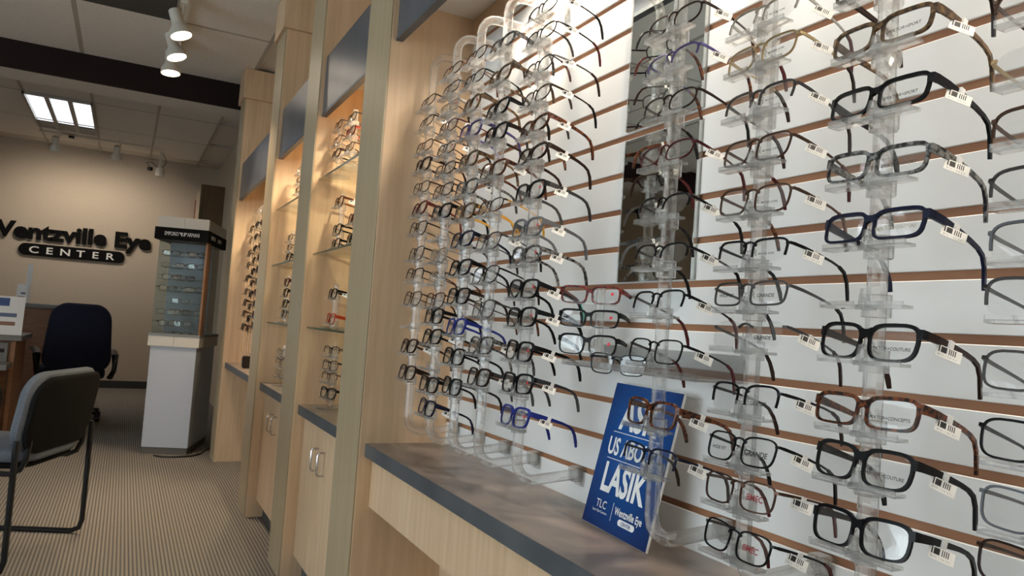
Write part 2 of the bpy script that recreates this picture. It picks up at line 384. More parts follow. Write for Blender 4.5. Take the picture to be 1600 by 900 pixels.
# ------------------------------------------------------------------ display wall: partitions, fascia, valances
POSTS = [(2.385, 2.66), (3.44, 3.71), (4.51, 4.79), (6.2, 6.46)]
names = ['maple partition post at the left end of the slat wall', 'maple partition post between the two narrow glass-shelf niches',
         'maple partition post between sunglasses niche and narrow niche', 'farthest maple partition post, beside the grey display tower']
for (a, b), nm in zip(POSTS, names):
    t = thing('partition_post', nm, 'partition', (0, 0, 0), group='partition posts of the display wall')
    ob('body', bx(.7065, 1.014, a, b, 0, 2.828), 'maple', t, bevel=.001)
    ob('face_panel', bx(.7, .7065, a + .001, b - .001, 0, 2.828), 'olive', t, bevel=.001)
    ob('capital', bx(.682, 1.014, a - .02, b + .02, 2.83, NC - .008), 'maple', t, bevel=.001)
BAYS = [(-1.5, 2.385), (2.66, 3.44), (3.71, 4.51), (4.79, 6.2)]
vl = ['slate blue valance over the slat wall', 'slate blue valance over the niche left of the slat wall', 'slate blue valance over the middle niche', 'farthest slate blue valance, over the sunglasses niche']
for i, (a, b) in enumerate(BAYS):
    zb = (2.085, 2.065, 2.055, 2.02)[i]; zt = (2.36, 2.345, 2.35, 2.31)[i]
    v = thing('valance', vl[i], 'valance', (0, 0, 0), group='valances')
    ob('board', bx(.722, .742, a + .004, b - .004, zb + .012, zt), 'slate', v, bevel=.002)
    ob('bottom_edge', bx(.72, .744, a + .003, b - .003, zb, zb + .012), 'cedge', v)
    struct(ob('ceiling_niche', bx(.745, 1.014, a, b, 2.225, 2.245), 'ceilp'), 'white soffit board above a display niche')
# slat wall
slw = struct(ob('wall_slat', bx(1.0055, 1.0139, -1.5, 2.385, .762, 2.16), 'groove'), 'white slat wall with brown grooves')
P, z0 = .0867, 1.2786
k = -6
g0 = []
zt = z0
edges = [z0 + P * i for i in range(-6, 11)]           # top edge of each groove
lo = .762
for e in edges + [2.16 + .0130]:
    hi = e - .0130
    if hi - lo > .008:
        s = ob('slat', bx(XW, 1.0052, -1.5, 2.3845, lo, hi), 'slat', slw, bevel=.0010)
    lo = e
ob('top_rail', bx(.992, 1.0085, -1.5, 2.384, 2.163, 2.224), 'maple', slw)
# counters
CT = .762
def counter(a, b, label, apron=False, cab=False):
    t = thing('counter', label, 'counter', (0, 0, 0), group='slate countertops')
    ob('worktop', bx(.728, 1.0, a, b, CT - .042, CT), 'ctop', t)
    ob('edge_band', bx(.7255, .728, a, b, CT - .042, CT - .0005), 'cedge', t)
    return t
cl = ['long slate countertop under the slat wall', 'slate countertop under the niche left of the slat wall', 'slate countertop of the middle niche', 'slate countertop of the sunglasses niche']
for i, (a, b) in enumerate(BAYS): counter(a + .001, b - .001, cl[i])
struct(ob('trim_3', bx(.752, .772, -1.5, 2.384, .56, CT - .042), 'maple'), 'maple apron under the long countertop')
for i in (1, 2):
    a, b = BAYS[i]; mid = (a + b) / 2
    lb = ('double door maple base cabinet left of the slat wall', 'double door maple base cabinet of the middle niche')[i - 1]
    t = thing('base_cabinet', lb, 'cabinet', (0, 0, 0), group='base cabinets')
    ob('body', bx(.776, 1.01, a + .001, b - .001, .10, CT - .043), 'maple', t)
    ob('toe_kick', bx(.80, 1.01, a + .002, b - .002, 0, .10), 'cedge', t)
    for s, (c, d) in enumerate(((a + .003, mid - .0015), (mid + .0015, b - .003))):
        dr = ob('door', bx(.757, .775, c, d, .10, CT - .045), 'maple', t, bevel=.0015)
        hy = mid + (-.055 if s == 0 else .055) + .02
        g = G(); pts = [(.757, hy, .53)] + [(.757 - .026 + .008 - .008 * math.cos(x), hy, .53 + .008 - .008 * math.sin(x) if False else .53 + .008 * (1 - math.cos(x))) for x in ()]
        pts = [(.758, hy, .530), (.738, hy, .530), (.731, hy, .534), (.728, hy, .542), (.728, hy, .608), (.731, hy, .616), (.738, hy, .620), (.758, hy, .620)]
        g.sweep(pts, .0085, .0085, (0, 1, 0), 8)
        ob('handle', g, 'chrome', dr, smooth=True)

# ------------------------------------------------------------------ niche lamps
def puck(x, y, label, watts, tgt, ang=150, z=2.225, col=(1, .86, .70)):
    t = thing('puck_light', label, 'light', (x, y, z), group='small lamps in the niche soffits')
    ob('housing', G().lathe([(.034, -.012), (.042, -.010), (.042, -.0005)], 20), 'white', t, smooth=True)
    ob('lamp_glass', G().lathe([(.004, -.0150), (.028, -.0145), (.031, -.0122)], 20), 'puck', t, smooth=True)
    spot('puck_lamp', (x, y, z - .03), tgt, watts, ang, col, .03, .5)
for i, y in enumerate((1.78, 1.05, .30, -.45)):
    lb = ('soffit lamp above the left acrylic rods', 'soffit lamp above the mirrors', 'soffit lamp above the right acrylic rods', 'soffit lamp nearest the viewer')[i]
    puck(.885, y, lb, P_BAY, (.955, y, 1.2))
for i, (y, lb) in enumerate(((2.92, 'soffit lamp in the niche left of the slat wall'), (4.0, 'soffit lamp in the middle niche'), (5.5, 'soffit lamp in the sunglasses niche'))):
    puck(.89, y, lb, P_NICHE * (1.25 if i == 2 else 1.), (.93, y, 1.0), col=(1, .84, .58))
fx = thing('soffit_vent', 'small white slotted fixture on the niche soffit beside the post', 'vent', (.80, 2.78, 2.225))
ob('plate', bx(-.03, .03, -.06, .06, -.014, 0), 'white', fx)
for i in range(3): ob('slot', bx(-.018, .018, -.04 + i * .03, -.03 + i * .03, -.0155, -.0135), 'black', fx)

# ------------------------------------------------------------------ glass shelves in the two narrow niches
def glass_shelf(a, b, z, label):
    t = thing('glass_shelf', label, 'shelf', (0, 0, z), group='glass shelves')
    ob('pane', bx(.735, 1.012, a + .004, b - .004, -.008, 0), 'glass', t)
    ob('front_edge', bx(.7335, .735, a + .004, b - .004, -.008, 0), 'glassedge', t)
    for y in (a + .15, b - .15): ob('bracket', bx(.99, 1.014, y - .008, y + .008, -.024, -.0085), 'chrome', t)
lv = ('top', 'middle', 'bottom')
for i, z in enumerate((1.782, 1.44, 1.110)):
    glass_shelf(2.66, 3.44, z, '%s glass shelf in the niche left of the slat wall' % lv[i])
for i, z in enumerate((1.76, 1.437, 1.110)):
    glass_shelf(3.71, 4.51, z, '%s glass shelf in the middle niche' % lv[i])

# ------------------------------------------------------------------ eyeglasses
SHAPES = {  # half width, half height, exponent, top-outer lift, narrow-bottom
 'rectangular': (.0290, .0168, 4.0, .001, .04), 'square': (.0280, .0198, 3.4, .001, .06), 'oval': (.0292, .0176, 2.6, .0015, .03),
 'round': (.0250, .0220, 2.2, .0, .0), 'narrow': (.0285, .0145, 3.8, .002, .04), 'deep': (.0285, .0220, 3.2, .001, .08), 'aviator': (.0300, .0235, 2.7, .0, .14)}
def outline(shape, n=28, t=0., ttop=0.):
    a, b, e, lift, nb = SHAPES[shape]; pts = []
    for i in range(n):
        th = 2 * math.pi * i / n; c, s = math.cos(th), math.sin(th)
        y = a * math.copysign(abs(c) ** (2 / e), c); z = b * math.copysign(abs(s) ** (2 / e), s)
        y *= 1 + nb * (z / b)
        z += lift * (y / a)
        y += t * c * 1.15 if abs(c) > .05 else 0
        z += (t + (ttop if s > 0 else 0)) * (math.copysign(min(1, abs(s) * 1.4), s))
        pts.append((y, z))
    return pts
def wrap(y): return 1.15 * y * y
BR = {'acetate': .0165, 'metal': .018, 'half': .018, 'rimless': .019}
_g = {}
def geo(shape, rim):
    """meshes of one pair in its own frame: x back to the temples, y across, z up; origin at the bridge"""
    k = (shape, rim)
    if k in _g: return _g[k]
    a, b, e, lift, nb = SHAPES[shape]; n = 28; br = BR[rim]
    t = .0028 if rim == 'acetate' else .0012
    cy = a + br / 2; zc = -.55 * b
    d = {}
    front = G()
    for s in (1, -1):
        inn = outline(shape, n); out = outline(shape, n, t, .0016 if rim == 'acetate' else 0.)
        P3 = lambda p, x: (x + wrap(cy + p[0]), s * (cy + p[0]), zc + p[1])
        if rim == 'acetate':
            vs = []
            for i in range(n): vs += [P3(inn[i], -.0022), P3(out[i], -.0018), P3(out[i], .0024), P3(inn[i], .0022)]
            front.add(vs, [(4 * i + k2, 4 * ((i + 1) % n) + k2, 4 * ((i + 1) % n) + (k2 + 1) % 4, 4 * i + (k2 + 1) % 4) for i in range(n) for k2 in range(4)])
        elif rim == 'metal':
            mid = outline(shape, n, .0006)
            front.sweep([P3(p, 0) for p in mid], .0024, .0024, (1, 0, 0), 4, True)
        elif rim == 'half':
            mid = outline(shape, n, .0008)
            top = [mid[i % n] for i in range(-1, n // 2 + 2)]
            front.sweep([P3(p, 0) for p in top], .0030, .0026, (1, 0, 0), 4)
        # end piece
        yo = cy + a
        front.sweep([(wrap(yo) - .001, s * (yo - .001), zc + b * .62), (wrap(yo) + .001, s * (yo + .005), zc + b * .66), (wrap(yo) + .008, s * (yo + .0065), zc + b * .66)],
                    .004 if rim == 'acetate' else .0026, [.012, .0115, .0105] if rim == 'acetate' else [.004, .004, .0036])
        # lens
        L = G(); nn = 24; lo = outline(shape, nn, .0002 if rim != 'acetate' else .0005)
        L.add([P3(p, -.0006) for p in lo] + [P3(p, .0006) for p in lo], [list(range(nn))[::-1], list(range(nn, 2 * nn))] + [(i, (i + 1) % nn, (i + 1) % nn + nn, i + nn) for i in range(nn)])
        d['lens', s] = L.mesh('lens')
        # temple
        zt = zc + b * .66; x0 = wrap(yo) + .006; y0 = s * (yo + .0065)
        T = G()
        hh = [.0105, .0095, .0075, .0058, .0052] if rim == 'acetate' else [.0046, .0042, .0034, .0030, .0030]
        ww = .0034 if rim == 'acetate' else .0018
        T.sweep([(x0, y0, zt), (.03, y0 + s * .001, zt), (.06, y0, zt - .0006), (.09, y0 - s * .002, zt - .002), (.108, y0 - s * .003, zt - .0045)], ww, hh)
        d['temple', s] = T.mesh('temple')
        T = G(); h2 = .0052 if rim == 'acetate' else .0044
        T.sweep([(.107, y0 - s * .003, zt - .0043), (.120, y0 - s * .004, zt - .009), (.131, y0 - s * .006, zt - .020), (.139, y0 - s * .008, zt - .034), (.144, y0 - s * .009, zt - .046)],
                .0038 if rim == 'acetate' else .0032, [h2, h2 * 1.05, h2 * 1.15, h2 * 1.3, h2 * .9])
        d['tip', s] = T.mesh('temple_tip', smooth=True)
    # bridge
    hb = br / 2 + .004; zb = zc + b * (.70 if rim == 'acetate' else .62)
    hgt = .0085 if rim == 'acetate' else .0028
    if rim == 'acetate':
        ys = (-.0072, -.0046, 0, .0046, .0072); tp = (.90, .82, .78, .82, .90); bt = (-.20, .20, .34, .20, -.20)
        front.prism([(y, zc + b * p) for y, p in zip(ys, tp)] + [(y, zc + b * q) for y, q in zip(ys[::-1], bt)], 'x', -.0024, .0022)
    else: front.sweep([(wrap(hb), -hb, zb - .002), (-.001, -hb * .45, zb + .0022), (-.0015, 0, zb + .003), (-.001, hb * .45, zb + .0022), (wrap(hb), hb, zb - .002)], .0044 if rim == 'acetate' else .0026,
                [hgt * 1.5, hgt, hgt * .92, hgt, hgt * 1.5])
    d['front'] = front.mesh('frame_front', smooth=False)
    # nose pads
    pd = G()
    for s in (1, -1):
        q = Matrix.Translation((.006, s * .0075, zc - b * .05)) @ Matrix.Rotation(R(s * 28), 4, 'X') @ Matrix.Diagonal((.0020, .0012, .0062, 1))
        pd.lathe([(.05, -1), (.6, -.75), (1, 0), (.6, .75), (.05, 1)], 8, q)
        if rim != 'acetate': pd.sweep([(.001, s * .0095, zc + b * .25), (.005, s * .0092, zc + b * .2), (.006, s * .0080, zc)], .0012, .0012, (0, 1, 0))
    d['pads'] = pd.mesh('nose_pads', smooth=True)
    # price tag on the -y temple
    zt = zc + b * .66; y0 = -(cy + a + .0065)
    q = Matrix.Translation((.052, y0 - .0012, zt)) @ Matrix.Rotation(R(8), 4, 'Y')
    wv = G(); hh = .0115 if rim == 'acetate' else .0068
    wv.box(-.0038, .0038, -.0028 - (.001 if rim == 'acetate' else 0), .0034, -hh / 2 - .001, hh / 2 - .001, q)
    d['band'] = wv.mesh('tag_band')
    d['card'] = bx(-.0150, .0150, -.0003, .0003, -.0150, 0).mesh('tag_card')
    d['cardm'] = Matrix.Translation((.044, y0 - .0075, zt - hh / 2)) @ Matrix.Rotation(R(-32), 4, 'Z') @ Matrix.Rotation(R(10), 4, 'Y') @ Matrix.Rotation(R(-14), 4, 'X')
    d['zc'] = zc; d['cy'] = cy; d['a'] = a; d['b'] = b
    _g[k] = d
    return d
RIMW = {'acetate': 'plastic', 'metal': 'thin metal', 'half': 'half-rim', 'rimless': 'rimless'}
def glasses(loc, shape, rim, col, label, group, rotz=0., tilt=13., tipcol=None, tagged=True, detail=2, sun=False, prints=None, prints2=None, templecol=None, dot=False, roll=0.):
    d = geo(shape, rim)
    t = thing('sunglasses' if sun else 'eyeglasses', label, 'sunglasses' if sun else 'eyeglasses', loc, (0, 0, 0), group)
    t.rotation_euler = (Matrix.Rotation(R(rotz), 4, 'Z') @ Matrix.Rotation(R(tilt), 4, 'Y') @ Matrix.Rotation(R(roll), 4, 'X')).to_euler()
    fm = FR[col]; tm = FR[templecol or col]; pm = FR[tipcol or (templecol or col if rim == 'acetate' else 'black')]
    link('frame_front', d['front'], fm, t)
    for s in (1, -1):
        le = link('lens', d['lens', s], 'sunlens' if sun else 'lens', t)
        tp = link('temple', d['temple', s], tm, t)
        if detail >= 1: link('temple_tip', d['tip', s], pm, tp)
        for (tx, sz, dz, pc) in ((prints if s == -1 else prints2) or ()):
            if True:
                me = text_mesh(tx, sz * 1.15, 0., sz * .02); w0, w1 = mwidth(me)
                p = link('lens_print', me, pc, le)
                y = s * d['cy'] + (w0 + w1) / 2 + .001
                p.matrix_local = Matrix(((0, 0, -1, wrap(d['cy']) - .0024), (-1, 0, 0, y), (0, 1, 0, d['zc'] + (dz + .16) * d['b']), (0, 0, 0, 1)))
        if dot and s == -1:
            p = link('lens_sticker', G().lathe([(.0001, 0), (.0036, 0), (.0036, .0003)], 10).mesh('lens_sticker') if 'dot' not in _g else _g['dot'], 'dotred', le); _g['dot'] = p.data
            p.matrix_local = Matrix(((0, 0, -1, wrap(d['cy'] + d['a'] * .5) - .0014), (-1, 0, 0, -d['cy'] - d['a'] * .5), (0, 1, 0, d['zc'] + .25 * d['b']), (0, 0, 0, 1)))
    if detail >= 2: link('nose_pads', d['pads'], 'acrylic', t)
    if tagged:
        tb = link('price_tag', d['band'], 'paper', t)
        c = link('barcode_card', d['card'], 'barcode', tb); c.matrix_local = d['cardm']
    return t

# ------------------------------------------------------------------ acrylic rods with holders
def holder_mesh():
    g = G()
    c = arc((0, 0), .0180, 22.5, 382.5, 8)[:-1]
    g.prism(c, 'z', -.048, -.020)
    g.box(-.030, -.008, -.007, .007, -.040, -.034)
    for s in (1, -1):
        y0, y1 = sorted((s * .008, s * .058))
        g.box(-.030, -.012, y0, y1, -.0385, -.0345)
        g.box(-.0325, -.0300, y0, y1, -.0385, -.0300)
    g.prism([(-.007, -.036), (.007, -.036), (.0035, -.014), (-.0035, -.014)], 'x', -.026, -.019)
    return g.mesh('holder')
HOLD = holder_mesh()
def rod(Y, zs, label, group, ztop=2.03, zbot=.815, X=.825, wall=XW, zup=.82):
    t = thing('acrylic_rod_display', label, 'eyewear rod', (X, Y, zbot), group=group)
    r = .045
    path = [(wall - X, 0, ztop)] + [(r + r * math.cos(a), 0, ztop - r + r * math.sin(a)) for a in (R(90), R(112), R(135), R(158), R(180))]
    path += [(0, 0, z) for z in (1.6, 1.2)]
    path += [(r + r * math.cos(a), 0, zbot + r + r * math.sin(a)) for a in (R(180), R(202), R(225), R(248), R(270))] + [(wall - X - .004, 0, zbot + .012)]
    path = [(x, y, z - zbot) for x, y, z in path]
    g = G().sweep(path, .025, .025, (0, 1, 0), 8)
    ob('rod', g, 'acrylic', t, smooth=False)
    for zz, nm in ((zbot + .012, 'bracket'), (ztop, 'bracket')):
        b = bx(wall - X - .028, wall - X - .001, -.014, .014, zz - zbot - .017, zz - zbot + .017); b.box(wall - X - .005, wall - X + .0085, -.018, .018, zz - zbot - .028, zz - zbot + .012)
        ob(nm, b, 'acrylic', t, bevel=.002)
    for z in zs:
        o = link('holder', HOLD, 'acrylic', t); o.location = (0, 0, z - zbot)
    return t

RODS = [
 (2.282, [1.879, 1.812, 1.734, 1.674, 1.601, 1.533, 1.471, 1.389, 1.321, 1.247, 1.095, 1.012], [1.178], 'the rod nearest the partition'),
 (2.088, [1.927, 1.872, 1.815, 1.757, 1.691, 1.629, 1.566, 1.502, 1.372, 1.308, 1.24, 1.192, 1.132, .993, .926], [1.44, 1.062], 'second rod from the partition'),
 (1.915, [1.921, 1.856, 1.785, 1.711, 1.626, 1.549, 1.481, 1.406, 1.328, 1.25, 1.166, 1.085, 1.004], [], 'third rod from the partition'),
 (1.746, [1.904, 1.818, 1.732, 1.668, 1.574, 1.478, 1.389, 1.304, 1.217, 1.123, 1.043], [], 'fourth rod from the partition'),
 (1.536, [1.92, 1.859, 1.782, 1.713, 1.642, 1.576, 1.489, 1.405, 1.341, 1.263, 1.198, 1.121, 1.047, .972], [], 'the rod left of mirrors'),
 (1.04, [1.725, 1.654, 1.577, 1.489, 1.397, 1.313, 1.231, 1.148, 1.042, .966], [], 'the rod before the mirrors'),
 (.828, [1.66, 1.602, 1.531, 1.457, 1.382, 1.304, 1.242, 1.184, 1.091, 1.018, .956, .886], [], 'the rod right of mirrors'),
 (.626, [1.643, 1.567, 1.484, 1.401, 1.323, 1.182, 1.096, 1.033, .952], [1.25], 'the rod of thick frames'),
 (.417, [1.548, 1.48, 1.415, 1.352, 1.295, 1.235, 1.160, 1.090, 1.02, .965], [], 'the rod at right edge')]
RL = ['acrylic rod nearest the wood partition', 'second acrylic rod from the wood partition', 'third acrylic rod from the wood partition', 'fourth acrylic rod from the wood partition',
      'acrylic rod just left of the mirrors', 'acrylic rod standing in front of the mirrors and poster', 'acrylic rod just right of the mirrors', 'acrylic rod holding thick dark frames at right', 'acrylic rod at the right picture edge']
A, ME, HF, RM = 'acetate', 'metal', 'half', 'rimless'
# per rod: shape, rim, colour, extras
ST = {
 0: [('oval', ME, 'dark brown'), ('oval', ME, 'black'), ('oval', ME, 'bronze'), ('square', A, 'dark brown'), ('oval', ME, 'dark brown'), ('square', A, 'red tortoise'), ('deep', ME, 'black'), ('deep', ME, 'black'),
     ('deep', HF, 'black'), ('deep', ME, 'bronze'), ('square', A, 'dark brown'), ('square', A, 'dark brown')],
 1: [('oval', ME, 'bronze'), ('rectangular', ME, 'gunmetal'), ('rectangular', ME, 'silver'), ('oval', ME, 'burgundy'), ('oval', ME, 'black'), ('oval', ME, 'black'), ('square', ME, 'dark brown'), ('square', A, 'black'),
     ('deep', ME, 'silver'), ('deep', RM, 'gunmetal'), ('deep', ME, 'burgundy'), ('square', A, 'black'), ('square', A, 'black'), ('square', A, 'black'), ('square', A, 'navy')],
 2: [('oval', ME, 'bronze'), ('oval', ME, 'black'), ('round', A, 'brown horn'), ('square', A, 'purple'), ('square', A, 'brown horn'), ('square', A, 'smoky'), ('square', A, 'brown horn'), ('square', A, 'navy'),
     ('square', A, 'black'), ('square', A, 'black'), ('square', A, 'blue'), ('square', A, 'black'), ('square', A, 'matte black')],
 3: [('oval', A, 'smoky'), ('square', A, 'brown horn'), ('square', A, 'black'), ('square', A, 'matte black'), ('square', A, 'tortoise'), ('oval', ME, 'dark brown'), ('deep', ME, 'gunmetal'), ('deep', ME, 'black'),
     ('deep', ME, 'gunmetal'), ('square', A, 'smoky'), ('square', A, 'dark brown')],
 4: [('oval', ME, 'black'), ('oval', ME, 'black'), ('oval', ME, 'gunmetal'), ('oval', ME, 'dark brown'), ('oval', A, 'tortoise'), ('oval', A, 'dark brown'), ('square', A, 'black'), ('square', A, 'grey'),
     ('oval', A, 'smoky'), ('square', A, 'black'), ('square', A, 'black'), ('square', A, 'black'), ('square', A, 'black'), ('square', A, 'blue')],
 5: [('oval', ME, 'dark brown'), ('oval', HF, 'purple'), ('oval', ME, 'dark brown'), ('oval', ME, 'burgundy'), ('oval', HF, 'black'), ('oval', HF, 'black'), ('square', HF, 'black'), ('square', ME, 'black'),
     ('square', A, 'tortoise'), ('square', HF, 'navy')],
 6: [('square', HF, 'silver'), ('square', ME, 'gold'), ('square', HF, 'gunmetal'), ('square', ME, 'bronze'), ('square', ME, 'bronze'), ('rectangular', HF, 'black'), ('rectangular', ME, 'gunmetal'), ('square', RM, 'gunmetal'),
     ('square', HF, 'black'), ('square', ME, 'black'), ('square', ME, 'bronze'), ('square', ME, 'black')],
 7: [('rectangular', A, 'dark brown'), ('rectangular', A, 'brown horn'), ('rectangular', A, 'black'), ('rectangular', A, 'smoky'), ('rectangular', A, 'navy'), ('square', A, 'black'), ('rectangular', A, 'tortoise'),
     ('square', A, 'matte black'), ('square', A, 'black')],
 8: [('oval', HF, 'bronze'), ('oval', RM, 'gold'), ('square', HF, 'bronze'), ('square', HF, 'gunmetal'), ('square', HF, 'grey'), ('square', HF, 'gunmetal'), ('square', ME, 'gunmetal'), ('square', ME, 'black'),
     ('square', ME, 'grey'), ('square', ME, 'dark brown')]}
SP1 = [('SPEKTOR+SPORT', .0052, -.62, 'printgrey')]; SP2 = [('SPEKTOR+COUTURE', .0050, -.62, 'printgrey')]
GR = [('GRANDE', .0068, -.55, 'printdark')]; GR2 = [('GRANDE', .0095, -.5, 'printdark')]
MK = [('MICHAEL KORS', .0038, -.55, 'printgrey')]; BM = [('BMEC', .0105, -.45, 'printred')]
PR = {7: [None, SP1, SP1, SP1, [('SPEKTOR+COUTURE', .0050, -.62, 'printpale')], SP2, [('SPEKTOR+CONCEPTS', .0048, -.6, 'printgrey')], SP2, None],
      6: [MK, MK, MK, MK, MK, MK, GR, GR, GR, GR2, BM, BM],
      }
WF = [('WIDE FIT', .0060, -.45, 'printdark')]
rng = random.Random(3)
for ri, (Y, zs, extra, ph) in enumerate(RODS):
    rod(Y, zs + extra, RL[ri], 'acrylic rods on the slat wall')
    for j, z in enumerate(zs):
        shape, rim, col = ST[ri][j]
        n = j + 1
        lab = '%s %s %s eyeglasses, %s from top on %s' % (col, shape if shape not in ('deep', 'narrow') else 'squarish', RIMW[rim], ORD[j], ph)
        if ri == 7: lab = ('%s rectangular plastic eyeglasses, %s full pair from top on %s' % (col, ORD[j - 1], ph)) if j else 'dark plastic eyeglasses at right, only the temple tips hanging into the picture top'
        tip = None
        if rim != A: tip = rng.choice(['black', 'black', 'dark brown', 'burgundy', 'tortoise'])
        tc = None
        if rim == A and rng.random() < .25: tc = rng.choice(['gunmetal', 'dark brown', 'black'])
        if (ri, j) == (8, 0): tip = 'dark brown'
        if (ri, j) in ((2, 6), (3, 5)): tc = 'amber'; tip = 'amber'
        pr = PR[ri][j] if ri in PR else None
        tagged = rng.random() < (.55 if ri < 4 else .95)
        dot = (ri == 4 and j >= 5) or (ri in (1, 2) and j in (2, 4))
        dxl = .0 if ri > 4 else 0
        e = glasses((.809, Y, z), shape, rim, col, lab, 'eyeglasses on the acrylic rods', rotz=rng.uniform(-2.5, 2.5), tilt=13 + rng.uniform(-3, 4), tipcol=tip, templecol=tc,
                    tagged=tagged, prints=pr, prints2=WF if (ri, j) in ((6, 6), (6, 9)) else None, dot=dot, roll=rng.uniform(-1.5, 1.5))

# ------------------------------------------------------------------ mirrors
def mirror(z0_, z1_, label):
    t = thing('wall_mirror', label, 'mirror', (.9945, 1.295, z0_), group='mirrors on the slat wall')
    h = z1_ - z0_
    ob('pane', bx(-.004, .0052, -.126, .126, 0, h), 'mirror', t)
    for s in (-1, 1): ob('edge_strip', bx(-.0046, .0052, s * .1275 - .0025, s * .1275 + .0025, 0, h), 'acrylic', t)
mirror(1.281, 1.606, 'lower mirror tile on the slat wall between the rods')
mirror(1.628, 1.96, 'upper mirror tile on the slat wall between the rods')

# ------------------------------------------------------------------ acrylic wall shelf with three-tier stand
sh = thing('acrylic_wall_shelf', 'clear acrylic shelf clipped to the slat wall below the mirrors', 'shelf', (0, 0, 1.088))
ob('ledge', bx(.89, .9995, 1.02, 1.47, 0, .006), 'acrylic', sh, bevel=.001); ob('front_lip', bx(.886, .8895, 1.02, 1.47, 0, .014), 'acrylic', sh)
ob('back_plate', bx(.994, .9995, 1.02, 1.47, .0065, .05), 'acrylic', sh)
st = thing('tiered_stand', 'small clear three-tier frame stand on the acrylic wall shelf', 'eyewear stand', (.935, 1.40, 1.094), (0, 0, R(24)))
g = bx(-.03, .03, -.03, .03, .0, .005); g.prism(arc((0, 0), .010, 22.5, 382.5, 8)[:-1], 'z', .005, .172)
ob('column', g, 'acrylic', st)
for z in (.13, .078, .024):
    ob('peg', bx(-.03, -.006, -.045, .045, z, z + .004), 'acrylic', st)
for (z, col, lb, tc) in ((1.254, 'red tortoise', 'red tortoise plastic eyeglasses with teal tips, top of the three-tier stand', None),
                     (1.202, 'black', 'black rectangular plastic eyeglasses, middle of the three-tier stand', None), (1.146, 'black', 'black square plastic eyeglasses, bottom of the three-tier stand', None)):
    e = glasses((.907, 1.402, z), 'rectangular' if z > 1.16 else 'square', A, col, lb, 'eyeglasses on the three-tier stand', rotz=36, tilt=8, tagged=False, dot=True)
    if col == 'red tortoise':
        for c in e.children:
            for c2 in c.children:
                if c2.name.startswith('temple_tip'): c2.material_slots[0].link = 'OBJECT'; c2.material_slots[0].material = M['teal']
glasses((.90, 1.275, 1.112), 'square', ME, 'black', 'black metal eyeglasses lying on the acrylic wall shelf', None, rotz=22, tilt=2, tagged=False)

# ------------------------------------------------------------------ LASIK poster on the counter
pt = thing('counter_poster', 'blue ASK US ABOUT LASIK card leaning on the countertop', 'poster', (.899, 1.257, CT + .001))
pl = Vector((.908, 1.380, CT + .0015)); pr_ = Vector((.8895, 1.134, CT + .0015)); tlp = Vector((.975, 1.372, 1.058))
vx = (pr_ - pl); pw = vx.length; vx.normalize(); vy = (tlp - pl); vy -= vx * vy.dot(vx); phh = vy.length; vy.normalize(); vz = vx.cross(vy)
pm = Matrix.Translation((pl + pr_) / 2 - vx * 0) @ Matrix(((vx.x, vy.x, vz.x, 0), (vx.y, vy.y, vz.y, 0), (vx.z, vy.z, vz.z, 0), (0, 0, 0, 1)))
pt.matrix_world = pm
ob('board', bx(-pw / 2, pw / 2, 0, phh, -.006, -.0006), 'paper', pt)
face = bx(-pw / 2 + .0006, pw / 2 - .0006, .0006, phh - .0006, -.0006, 0)
mp_ = M['poster'].node_tree.nodes['Mapping']; mp_.inputs['Location'].default_value = (-.5, -.62, 0); mp_.inputs['Scale'].default_value = (1, 1, 0)
ob('printed_face', face, 'poster', pt)
def ptext(s, size, x, y, bold=0., sx=1., center=True, name='lettering', mat='paper'):
    me = text_mesh(s, size, 0., bold, sx); a, b = mwidth(me)
    o = link(name, me, mat, pt); o.location = (x - ((a + b) / 2 if center else a), y, .0008); return o
ptext('ASK', .092, .0, .208, .0026, .82); ptext('US ABOUT', .050, .0, .152, .0012, .76); ptext('LASIK', .082, .0, .076, .0026, .78)
for y in (.198, .142): ob('rule', bx(-.085, .085, y, y + .0014, .0004, .0009), 'paper', pt)
ptext('TLC', .023, -.062, .040); ptext('Laser Eye Centers', .0078, -.062, .030)
ob('rule', bx(-.017, -.0162, .024, .060, .0004, .0009), 'paper', pt)
ptext('Wentzville Eye', .021, .042, .040, .0004, .78)
g = G(); g.prism([(-.0 + .042 + p[0], p[1]) for p in arc((.024, .0290), .0062, -90, 90, 6) + arc((-.024, .0290), .0062, 90, 270, 6)], 'z', .0004, .0008); ob('pill', g, 'paper', pt)
o = ptext('CENTER', .0095, .042, .0257, .0002, 1.0, mat=plain('poster blue', (20, 52, 120), .4)); o.location.z = .0011
ob('easel_back', G().prism([(0, 0), (-.05, 0), (-.001, .2)], 'x', -.002, .002), 'paper', pt).matrix_local = Matrix.Translation((0, 0, -.006)) @ Matrix.Rotation(R(90), 4, 'X') @ Matrix.Rotation(R(90), 4, 'Z') if False else Matrix(((1, 0, 0, 0), (0, 0, 1, .0), (0, 1, 0, -.006), (0, 0, 0, 1)))

